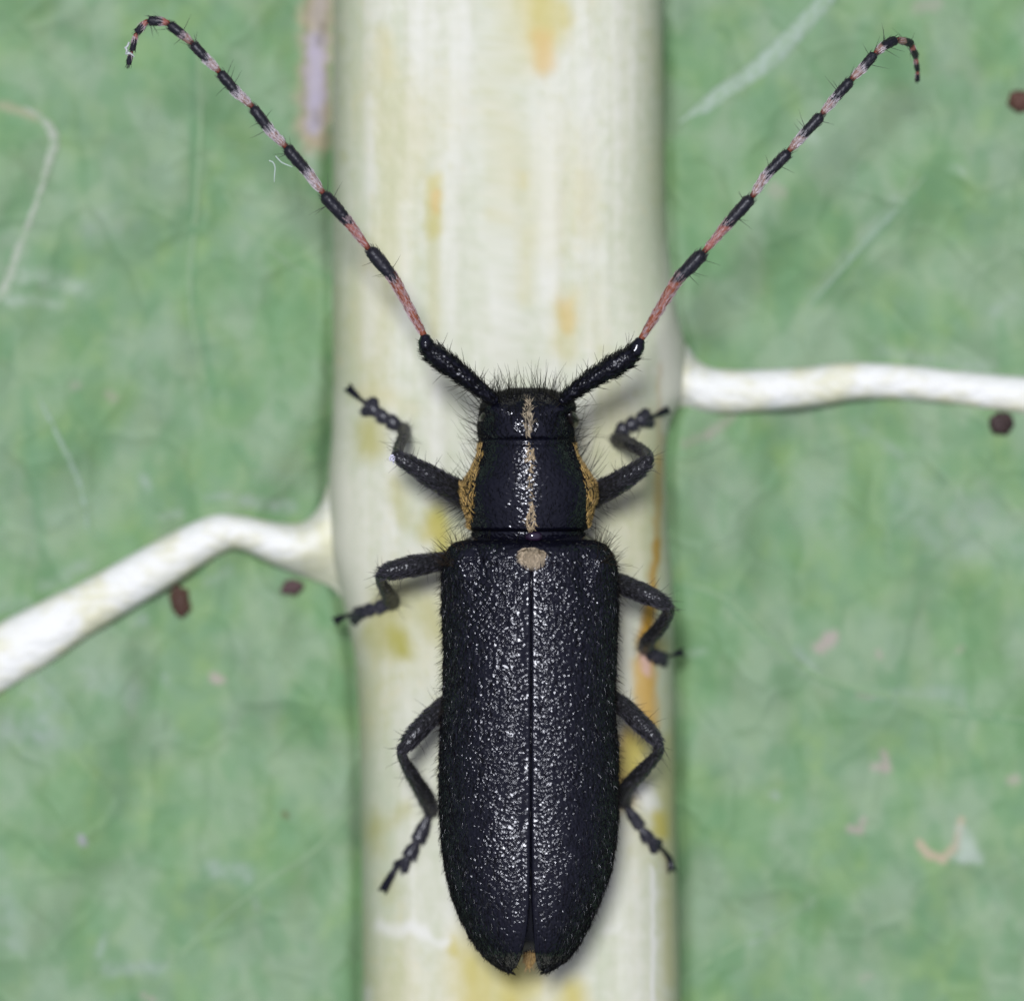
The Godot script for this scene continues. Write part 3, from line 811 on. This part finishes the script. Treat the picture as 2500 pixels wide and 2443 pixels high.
func make_antenna(o: Node3D, scape: Array, joints: Array) -> void:
	# joints: [start x, y, h, first black x, y, end x, y, h, base radius, black radius]
	var an := part("antenna", o)
	var s := Surf.new()
	limb(s, scape, [15.0, 19.0, 24.5, 27.5, 26.5, 20.0], 44, 2.3, 5.0, 1.0, black)
	var sc := commit("antenna_segment", s, M.leg, an, beetle_at)
	var hs := Surf.new()
	var axis: Vector3 = (scape[5] - scape[0]).normalized()
	for k in pick(s, func(p, n): return n.y > -0.4, 720):
		var n := s.N[k]
		hs.hair(s.P[k], (n * rng.randf_range(0.3, 0.8) + axis * 0.8 + rand_dir(0.15)).normalized(), -n * 0.2, rng.randf_range(11, 24), 0.9, Color(0.010, 0.009, 0.009), 3)
	for k in pick(s, func(p, n): return absf(n.y) < 0.5, 26):
		hs.hair(s.P[k], (s.N[k] + axis * 0.5 + rand_dir(0.2)).normalized(), rand_dir(0.1), rng.randf_range(26, 46), 1.0, Color(0.03, 0.024, 0.018))
	commit("setae", hs, M.hair, sc, beetle_at, true)
	# pedicel: a short knob
	var j0: Array = joints[0]
	s = Surf.new()
	var knob := at(j0[0], j0[1], j0[2])
	limb(s, [scape[5] + axis * 4.0, scape[5].lerp(knob, 0.55) + axis * 2.0, knob], [19.0, 19.0, 14.0], 22, 2.6, 1.6, 1.0, black)
	commit("antenna_segment", s, M.cuticle, an, beetle_at)
	hs = Surf.new()
	for j in joints:
		var a := at(j[0], j[1], j[2])
		var e := at(j[5], j[6], j[7])
		var total := Vector2(j[0], j[1]).distance_to(Vector2(j[5], j[6]))
		var f := Vector2(j[0], j[1]).distance_to(Vector2(j[3], j[4])) / total
		var b := at(j[3], j[4], lerpf(j[2], j[7], f))
		var r0: float = j[8]
		var r1: float = j[9]
		var red: Color = j[10]
		s = Surf.new()
		var dir := (e - a).normalized()
		limb(s, [a, a.lerp(b, 0.5), b, b.lerp(e, 0.55), b.lerp(e, 0.9), e - dir * 2.0], [r0 * 0.72, r0, lerpf(r0, r1, 0.45), r1, r1 * 0.98, r1 * 0.72], 24, 2.2, 1.7, 1.0, func(t, g, p):
			var edge := f + 0.035 * sin(g * 3.0 + p.x * 0.1) + 0.03 * n_fine.get_noise_3d(p.x, p.y, p.z)
			var c := red.lerp(Color(0.011, 0.010, 0.012), smoothstep(edge - 0.03, edge + 0.03, t))
			return Color(0.13, 0.026, 0.010).lerp(c, smoothstep(0.02, 0.09, t)), 0.5)
		commit("antenna_segment", s, M.horn, an, beetle_at)
		var lilac: Color = j[11]
		for k in pick(s, func(p, n): return n.y > -0.35 and (p - a).dot(dir) < total * (f + 0.05) and (p - a).dot(dir) > total * 0.05, int(total * f * (2.6 if lilac.r > 0.6 else 1.5))):
			var n := s.N[k]
			var sh := rng.randf_range(0.6, 1.1)
			hs.hair(s.P[k] - n * 0.3, (dir + n * 0.22 + rand_dir(0.2)).normalized(), -n * 0.15, rng.randf_range(11, 20), 0.95, Color(lilac.r * sh, lilac.g * sh, lilac.b * sh), 3)
		for k in pick(s, func(p, n): return n.y > -0.3 and (p - a).dot(dir) > total * f, int(total * 0.7)):
			var n := s.N[k]
			hs.hair(s.P[k] - n * 0.3, (dir + n * 0.22 + rand_dir(0.2)).normalized(), -n * 0.15, rng.randf_range(10, 16), 0.8, Color(0.03, 0.027, 0.028), 3)
		if r1 > 10.0:
			for k in pick(s, func(p, n): return absf(n.y) < 0.7 and (p - a).dot(dir) > total * (f + 0.05), 4):
				hs.hair(s.P[k], (s.N[k] + dir * rng.randf_range(0.1, 0.5)).normalized(), rand_dir(0.1), rng.randf_range(24, 48), 0.95, Color(0.03, 0.03, 0.02))
	commit("pubescence", hs, M.fur, an, beetle_at, true)

func on_rib(x: float, y: float, r: float, lift := 0.0) -> Vector3:   # a foot's point resting on the midrib
	var xl := curve(rib_left, y) + 22.0
	var xr := curve(rib_right, y) - 22.0
	return at(x, y, rib_h(clampf(x, xl, xr), y) - 25.0 + r * 0.8 + lift - 1.1 * maxf(0.0, maxf(xl - x, x - xr)))

# plan points: femur [x, y, h, r] x 3, tibia x 3..4 (its last point comes down to the midrib), tarsus joints [x, y, r], lobes, claw
func make_leg(o: Node3D, femur: Array, tibia: Array, tarsus: Array, lobes: Array, claw: Array) -> void:
	var leg := part("leg", o)
	var hs := Surf.new()
	var grey := Color(0.10, 0.095, 0.11)
	var foot := on_rib(tarsus[0][0], tarsus[0][1], tarsus[0][2])
	var m := tibia.size()
	tibia[m - 1][2] = foot.y + 6.0   # the shin comes down to the foot
	for k in range(1, m - 1):
		tibia[k][2] = lerpf(tibia[0][2], foot.y + 6.0, pow(float(k) / (m - 1), 1.25))
	var sets := [[femur, "femur"], [tibia, "tibia"]]
	for st in sets:
		var pts := []
		var rad := []
		for k in st[0]:
			pts.append(at(k[0], k[1], k[2]))
			rad.append(float(k[3]) * 1.08)
		var s := Surf.new()
		limb(s, pts, rad, 40, 2.4, 4.4, 1.0, func(_t, _g, _p): return Color(0.013, 0.0125, 0.015))
		commit(st[1], s, M.leg, leg, beetle_at)
		var dir: Vector3 = (pts[pts.size() - 1] - pts[0]).normalized()
		for k in pick(s, func(p, n): return n.y > -0.5, 900 if st[1] == "femur" else 520):
			var n := s.N[k]
			var sh := rng.randf_range(0.25, 1.0)
			hs.hair(s.P[k] - n * 0.3, (dir + n * rng.randf_range(0.2, 0.5) + rand_dir(0.2)).normalized(), -n * 0.15, rng.randf_range(10, 17), 0.75, Color(grey.r * sh, grey.g * sh, grey.b * sh), 3)
		for k in pick(s, func(p, n): return absf(n.y) < 0.6, 26):
			hs.hair(s.P[k], (s.N[k] + dir * rng.randf_range(-0.1, 0.5)).normalized(), rand_dir(0.15), rng.randf_range(20, 46), 0.85, Color(0.03, 0.025, 0.02))
	for t in tarsus:
		var a := on_rib(t[0], t[1], t[2])
		var b := on_rib(t[3], t[4], t[5])
		var s := Surf.new()
		limb(s, [a, a.lerp(b, 0.6), b], [float(t[2]) * 0.8, float(t[5]) * 1.12, float(t[5]) * 1.2], 24, 2.4, 3.0, 0.6, func(_t, _g, _p): return Color(0.018, 0.017, 0.022), 0.4)
		if t == tarsus[tarsus.size() - 1]:
			for l in lobes:
				limb(s, [b.lerp(a, 0.4), on_rib(l[0], l[1], l[2], -3.0)], [float(l[2]) * 1.25, float(l[2]) * 1.4], 16, 2.6, 1.2, 0.6, func(_t, _g, _p): return Color(0.018, 0.017, 0.022))
		commit("tarsus_segment", s, M.leg, leg, beetle_at)
		for k in pick(s, func(p, n): return n.y > -0.3, 110):
			var n := s.N[k]
			hs.hair(s.P[k] - n * 0.3, ((b - a).normalized() + n * 0.4 + rand_dir(0.2)).normalized(), -n * 0.15, rng.randf_range(8, 14), 0.75, Color(0.07, 0.066, 0.075), 3)
	var pts := []
	var rad := []
	for k in claw:
		pts.append(on_rib(k[0], k[1], k[2], 6.0))
		rad.append(float(k[2]))
	var s := Surf.new()
	limb(s, pts, rad, 16, 2.4, 0.6, 0.9, black)
	# the pair of hooked claws at its end
	var e: Vector3 = pts[pts.size() - 1]
	var dir: Vector3 = (e - pts[pts.size() - 2]).normalized()
	var side := dir.cross(Vector3.UP).normalized()
	for sx: float in [-1.0, 1.0]:
		limb(s, [e + side * (sx * 4.0), e + dir * 9.0 + side * (sx * 9.0), e + dir * 14.0 + side * (sx * 10.0) - Vector3(0, 8, 0)], [4.0, 3.0, 1.0], 8, 2.4, 0.0, 1.0, black)
	commit("claw_segment", s, M.leg, leg, beetle_at)
	commit("setae", hs, M.fur, leg, beetle_at, true)

func make_beetle() -> void:
	beetle_at = at(1297, 1700, 275) * U
	var o := thing("beetle", "long black beetle with banded antennae and golden-edged pronotum standing on the leaf's midrib", "beetle", beetle_at)
	make_abdomen(o)
	make_head_and_thorax(o)
	make_elytron(o, -1.0)
	make_elytron(o, 1.0)
	var r3 := Color(0.20, 0.062, 0.028)
	var r4 := Color(0.25, 0.090, 0.065)
	var r5 := Color(0.22, 0.13, 0.10)
	var h3 := Color(0.52, 0.38, 0.37)
	var h5 := Color(0.64, 0.575, 0.575)
	var h9 := Color(0.50, 0.40, 0.40)
	make_antenna(o, [at(1206, 977, 612), at(1180, 956, 622), at(1130, 916, 632), at(1085, 883, 638), at(1058, 862, 640), at(1044, 850, 640)], [
		[1038, 824, 640, 963, 684, 903, 609, 650, 12, 17.5, r3, h3], [899, 606, 650, 852, 545, 790, 474, 660, 11, 16.5, r4, h3], [788, 470, 660, 755, 426, 699, 360, 668, 11, 15, r5, h5], [697, 357, 668, 661, 321, 617, 262, 674, 11, 14, r5, h5],
		[615, 259, 674, 582, 230, 536, 177, 678, 10.5, 13.5, r5, h5], [534, 174, 678, 508, 148, 470, 108, 680, 10.5, 13, r5, h5], [468, 105, 680, 450, 89, 413, 59, 676, 10, 13, r5, h9], [411, 56, 676, 396, 53, 362, 50, 668, 9.5, 13, r4, h9],
		[359, 51, 668, 350, 60, 333, 80, 656, 8.5, 10, r4, h9], [332, 82, 656, 329, 94, 322, 124, 640, 7, 8, r4, h9], [321, 126, 640, 319, 133, 313, 158, 628, 5, 7.5, r4, h9]])
	make_antenna(o, [at(1374, 976, 612), at(1400, 956, 622), at(1452, 920, 632), at(1500, 893, 638), at(1530, 874, 640), at(1546, 862, 640)], [
		[1562, 833, 640, 1652, 686, 1717, 618, 650, 12, 17.5, r3, h3], [1720, 614, 650, 1773, 551, 1834, 483, 655, 11, 16, r4, h3], [1837, 479, 655, 1868, 431, 1926, 371, 650, 11, 14.5, r5, h5], [1928, 367, 650, 1957, 334, 2006, 281, 640, 11, 14, r5, h5],
		[2008, 277, 640, 2034, 245, 2078, 196, 625, 10.5, 13.5, r5, h5], [2080, 193, 625, 2104, 168, 2136, 132, 605, 10.5, 13, r5, h5], [2138, 130, 605, 2154, 115, 2187, 97, 560, 10, 13, r5, h5], [2190, 97, 560, 2208, 100, 2225, 106, 500, 9.5, 11, r5, h9],
		[2226, 108, 500, 2229, 118, 2236, 138, 450, 8, 9.5, r4, h9], [2236, 140, 450, 2238, 152, 2241, 172, 415, 6, 7, r4, h9], [2241, 174, 415, 2241, 178, 2240, 198, 395, 5, 7, r4, h9]])
	# left fore, right fore, left middle, right middle, left hind, right hind
	make_leg(o, [[1160, 1226, 430, 30], [1120, 1203, 450, 30], [1060, 1168, 490, 27], [1005, 1135, 515, 21], [975, 1117, 520, 16]], [[972, 1112, 520, 14], [973, 1094, 500, 13], [984, 1066, 420, 14], [985, 1046, 325, 16]],
		[[978, 1042, 15, 953, 1028, 17], [950, 1026, 14, 929, 1014, 16], [926, 1012, 13, 906, 994, 16]], [[889, 1004, 10], [910, 979, 11]], [[902, 991, 5], [882, 976, 5], [862, 958, 9], [854, 950, 11]])
	make_leg(o, [[1420, 1226, 430, 30], [1455, 1207, 450, 29], [1510, 1178, 490, 27], [1555, 1148, 515, 23], [1577, 1130, 520, 17]], [[1583, 1124, 520, 15], [1576, 1106, 495, 15], [1540, 1086, 420, 17], [1508, 1072, 325, 19]],
		[[1506, 1058, 15, 1524, 1046, 18], [1528, 1043, 14, 1548, 1033, 17], [1552, 1030, 13, 1572, 1022, 18]], [[1590, 1033, 10], [1577, 1006, 10]], [[1580, 1020, 5], [1600, 1014, 5], [1618, 1006, 9], [1627, 1002, 11]])
	make_leg(o, [[1140, 1364, 430, 22], [1080, 1370, 455, 23], [1010, 1381, 485, 26], [960, 1392, 500, 23], [934, 1400, 500, 17]], [[930, 1402, 498, 13], [930, 1419, 470, 13], [945, 1445, 390, 17], [956, 1468, 315, 20]],
		[[948, 1473, 15, 924, 1482, 16], [918, 1483, 13, 899, 1489, 15], [896, 1490, 13, 876, 1497, 16]], [[864, 1516, 10], [868, 1492, 9]], [[870, 1495, 5], [848, 1502, 5], [830, 1509, 9], [822, 1514, 11]])
	make_leg(o, [[1450, 1400, 430, 22], [1513, 1424, 455, 24], [1565, 1446, 485, 24], [1605, 1463, 500, 20], [1624, 1472, 500, 15]], [[1628, 1474, 498, 13], [1633, 1492, 470, 15], [1614, 1528, 390, 18], [1582, 1564, 325, 19], [1577, 1580, 310, 19]],
		[[1584, 1588, 14, 1594, 1598, 17], [1596, 1600, 14, 1607, 1606, 17], [1608, 1605, 13, 1618, 1607, 16]], [[1620, 1620, 10], [1626, 1600, 8]], [[1624, 1603, 4], [1640, 1600, 4], [1654, 1595, 8], [1662, 1593, 10]])
	make_leg(o, [[1130, 1690, 420, 22], [1078, 1727, 440, 23], [1030, 1774, 470, 24], [1000, 1808, 485, 21], [985, 1826, 490, 15]], [[981, 1830, 488, 12], [984, 1852, 470, 13], [1008, 1894, 420, 18], [1038, 1944, 360, 21], [1052, 1978, 322, 19]],
		[[1045, 1996, 15, 1021, 2048, 17], [1017, 2055, 13, 1000, 2088, 17], [998, 2090, 12, 990, 2104, 12]], [[969, 2110, 8], [987, 2124, 8]], [[990, 2090, 4], [972, 2110, 5], [952, 2142, 10], [938, 2167, 12]])
	make_leg(o, [[1460, 1690, 420, 22], [1513, 1718, 440, 23], [1555, 1757, 470, 23], [1588, 1790, 485, 20], [1604, 1808, 490, 15]], [[1609, 1815, 488, 13], [1604, 1842, 470, 14], [1560, 1890, 420, 19], [1530, 1925, 360, 20], [1524, 1956, 325, 18]],
		[[1532, 1972, 13, 1561, 2015, 14], [1566, 2022, 12, 1582, 2046, 15], [1584, 2048, 11, 1596, 2058, 13]], [[1596, 2076, 9], [1610, 2058, 9]], [[1603, 2060, 5], [1620, 2076, 6], [1635, 2097, 8], [1639, 2118, 10]])

# ---------------------------------------------------------------- bits lying about
func pellet(label: String, x: float, y: float, rx: float, ry: float, turn: float, col: Color, group := "") -> void:
	var h := blade_h(x, y)
	var o := thing("frass_pellet", label, "pellet", at(x, y, h) * U, group)
	var s := Surf.new()
	var pp := PackedVector3Array()
	var cc := PackedColorArray()
	for v in 25:
		for u in 36:
			var la := PI * v / 24.0
			var lo := TAU * u / 36.0
			var d := Vector3(sin(la) * cos(lo), cos(la), -sin(la) * sin(lo))
			var lump := 1.0 + 0.42 * n_soft.get_noise_3d(d.x * 90.0 + x, d.y * 90.0, d.z * 90.0 + y) + 0.10 * n_fine.get_noise_3d(d.x * 30.0, d.y * 40.0 + x, d.z * 40.0)
			var q := Vector3(d.x * rx, d.y * minf(rx, ry) * 0.75, d.z * ry) * lump
			pp.append(at(x, y, h + minf(rx, ry) * 0.55) + q.rotated(Vector3.UP, turn))
			var sh := 1.0 + 0.6 * n_fine.get_noise_3d(d.x * 60.0 + y, d.y * 60.0, d.z * 60.0)
			cc.append(Color(col.r * sh, col.g * sh, col.b * sh))
	s.grid(pp, cc, 36, 25, true)
	commit("pellet_body", s, M.pellet, o, o.position)

func fluff(called: String, label: String, x: float, y: float, h: float, strands: Array, r: float, col: Color) -> void:
	var o := thing(called, label, "lint", at(x, y, h) * U, "bits of pale lint on the beetle")
	for st in strands:
		var pts := []
		var rad := []
		for p in st:
			pts.append(at(p[0], p[1], p[2]))
			rad.append(r)
		rad[rad.size() - 1] = r * 0.5
		var s := Surf.new()
		limb(s, pts, rad, 8, 3.0, 0.0, 1.0, func(_t, _g, _p): return col)
		commit("strand", s, M.fur, o, o.position)

func _ready() -> void:
	rng.seed = 20240611
	# camera: a long lens straight above the leaf, focused on the beetle's back
	var cam := Camera3D.new()
	cam.name = "camera"
	add_child(cam)
	cam.position = Vector3(0, CAM_H * U, 0)
	cam.rotation_degrees = Vector3(-90, 0, 0)
	var lens_ := CameraAttributesPhysical.new()
	lens_.frustum_focal_length = 12.0 * (CAM_H - FOCUS_H) / MID_Y
	lens_.frustum_focus_distance = (CAM_H - FOCUS_H) * U
	lens_.frustum_near = 0.01
	lens_.frustum_far = 4.0
	lens_.exposure_aperture = 30.0
	cam.attributes = lens_
	cam.current = true
	# bright even sky, and a soft veiled sun high behind the beetle's head
	var sky_m := ProceduralSkyMaterial.new()
	sky_m.sky_top_color = Color(0.80, 0.81, 0.93)
	sky_m.sky_horizon_color = Color(0.42, 0.45, 0.50)
	sky_m.sky_curve = 0.6
	sky_m.ground_horizon_color = Color(0.30, 0.34, 0.28)
	sky_m.ground_bottom_color = Color(0.16, 0.20, 0.13)
	sky_m.sun_angle_max = 1.0
	var sky := Sky.new()
	sky.sky_material = sky_m
	var env := Environment.new()
	env.background_mode = Environment.BG_SKY
	env.sky = sky
	env.background_energy_multiplier = 0.36
	env.tonemap_mode = Environment.TONE_MAPPER_LINEAR
	env.tonemap_exposure = 2.27
	env.sdfgi_enabled = true
	env.ssao_enabled = true
	env.ssil_enabled = true
	var we := WorldEnvironment.new()
	we.name = "surroundings"
	we.environment = env
	add_child(we)
	var sun := DirectionalLight3D.new()
	sun.name = "sun"
	sun.light_energy = 0.5
	sun.light_color = Color(0.95, 0.96, 1.0)
	sun.light_angular_distance = 11.5
	sun.shadow_enabled = true
	add_child(sun)
	sun.look_at_from_position(Vector3(-0.08, 1.0, -0.19), Vector3.ZERO, Vector3.FORWARD)

	noise(n_cell_big, FastNoiseLite.TYPE_CELLULAR, 1.0 / 13.0, 1, 3)
	noise(n_cell_small, FastNoiseLite.TYPE_CELLULAR, 1.0 / 10.0, 1, 5)
	for c in [n_cell_big, n_cell_small]:
		c.cellular_return_type = FastNoiseLite.RETURN_DISTANCE
		c.cellular_distance_function = FastNoiseLite.DISTANCE_EUCLIDEAN
	noise(n_fine, FastNoiseLite.TYPE_SIMPLEX_SMOOTH, 1.0 / 9.0, 2, 7)
	noise(n_soft, FastNoiseLite.TYPE_SIMPLEX_SMOOTH, 1.0 / 90.0, 3, 11)
	noise(n_wide, FastNoiseLite.TYPE_SIMPLEX_SMOOTH, 1.0 / 600.0, 2, 13)
	noise(n_band, FastNoiseLite.TYPE_SIMPLEX_SMOOTH, 1.0 / 95.0, 2, 17)
	noise(n_net, FastNoiseLite.TYPE_CELLULAR, 1.0 / 150.0, 1, 21)
	n_net.cellular_return_type = FastNoiseLite.RETURN_DISTANCE2_SUB
	n_net.cellular_distance_function = FastNoiseLite.DISTANCE_EUCLIDEAN
	n_net.domain_warp_enabled = true
	n_net.domain_warp_amplitude = 60.0
	n_net.domain_warp_frequency = 1.0 / 160.0
	mat("cuticle", 0.17, 0.43)
	mat("down", 0.6, 0.14)
	mat("glint", 0.25, 0.6)
	mat("gloss", 0.12, 0.6)
	mat("eye", 0.35, 0.5)
	mat("leg", 0.30, 0.38)
	mat("horn", 0.42, 0.40)
	mat("hair", 0.38, 0.16)
	mat("fur", 0.45, 0.45)
	mat("blade", 0.62, 0.35)
	mat("rib", 0.5, 0.4)
	mat("vein", 0.65, 0.3)
	mat("pellet", 0.7, 0.4)

	make_leaf()
	make_beetle()
	pellet("reddish brown oblong pellet below the left white side vein", 440, 1468, 24, 40, 0.15, Color(0.07, 0.036, 0.024), "dark pellets on the leaf blade")
	pellet("small purplish brown pellet where the left side vein meets the midrib", 712, 1434, 27, 19, 0.1, Color(0.085, 0.05, 0.048), "dark pellets on the leaf blade")
	pellet("round dark brown pellet under the right white side vein at the right edge", 2446, 1032, 30, 28, 0.0, Color(0.045, 0.028, 0.024), "dark pellets on the leaf blade")
	pellet("rusty brown pellet high on the blade by the top right edge", 2490, 246, 27, 27, 0.0, Color(0.095, 0.045, 0.03), "dark pellets on the leaf blade")
	fluff("lint", "tuft of white lint stuck to the knee of the left fore leg", 958, 1122, 520, [[[968, 1112, 520], [958, 1112, 524], [951, 1118, 522], [954, 1126, 520]], [[970, 1118, 520], [962, 1122, 526], [960, 1132, 520]], [[966, 1114, 526], [956, 1120, 528], [962, 1128, 524]], [[966, 1110, 522], [953, 1111, 520]]], 2.2, Color(0.62, 0.60, 0.70))
	fluff("lint", "pair of thin curling white threads hanging beside the left antenna", 700, 400, 660, [[[673, 381, 662], [686, 395, 664], [700, 402, 664], [713, 407, 666]], [[657, 392, 660], [666, 396, 662], [671, 408, 660], [670, 424, 656], [669, 444, 650]]], 1.3, Color(0.45, 0.52, 0.46))
	fluff("lint", "pale crumb of lint caught on the tip of the left antenna", 311, 118, 640, [[[314, 104, 642], [311, 112, 646], [306, 118, 644], [312, 124, 642]], [[305, 116, 642], [309, 122, 646], [306, 132, 640]], [[312, 128, 644], [320, 132, 644], [327, 138, 640]], [[318, 130, 646], [308, 132, 644]]], 2.6, Color(0.45, 0.47, 0.45))
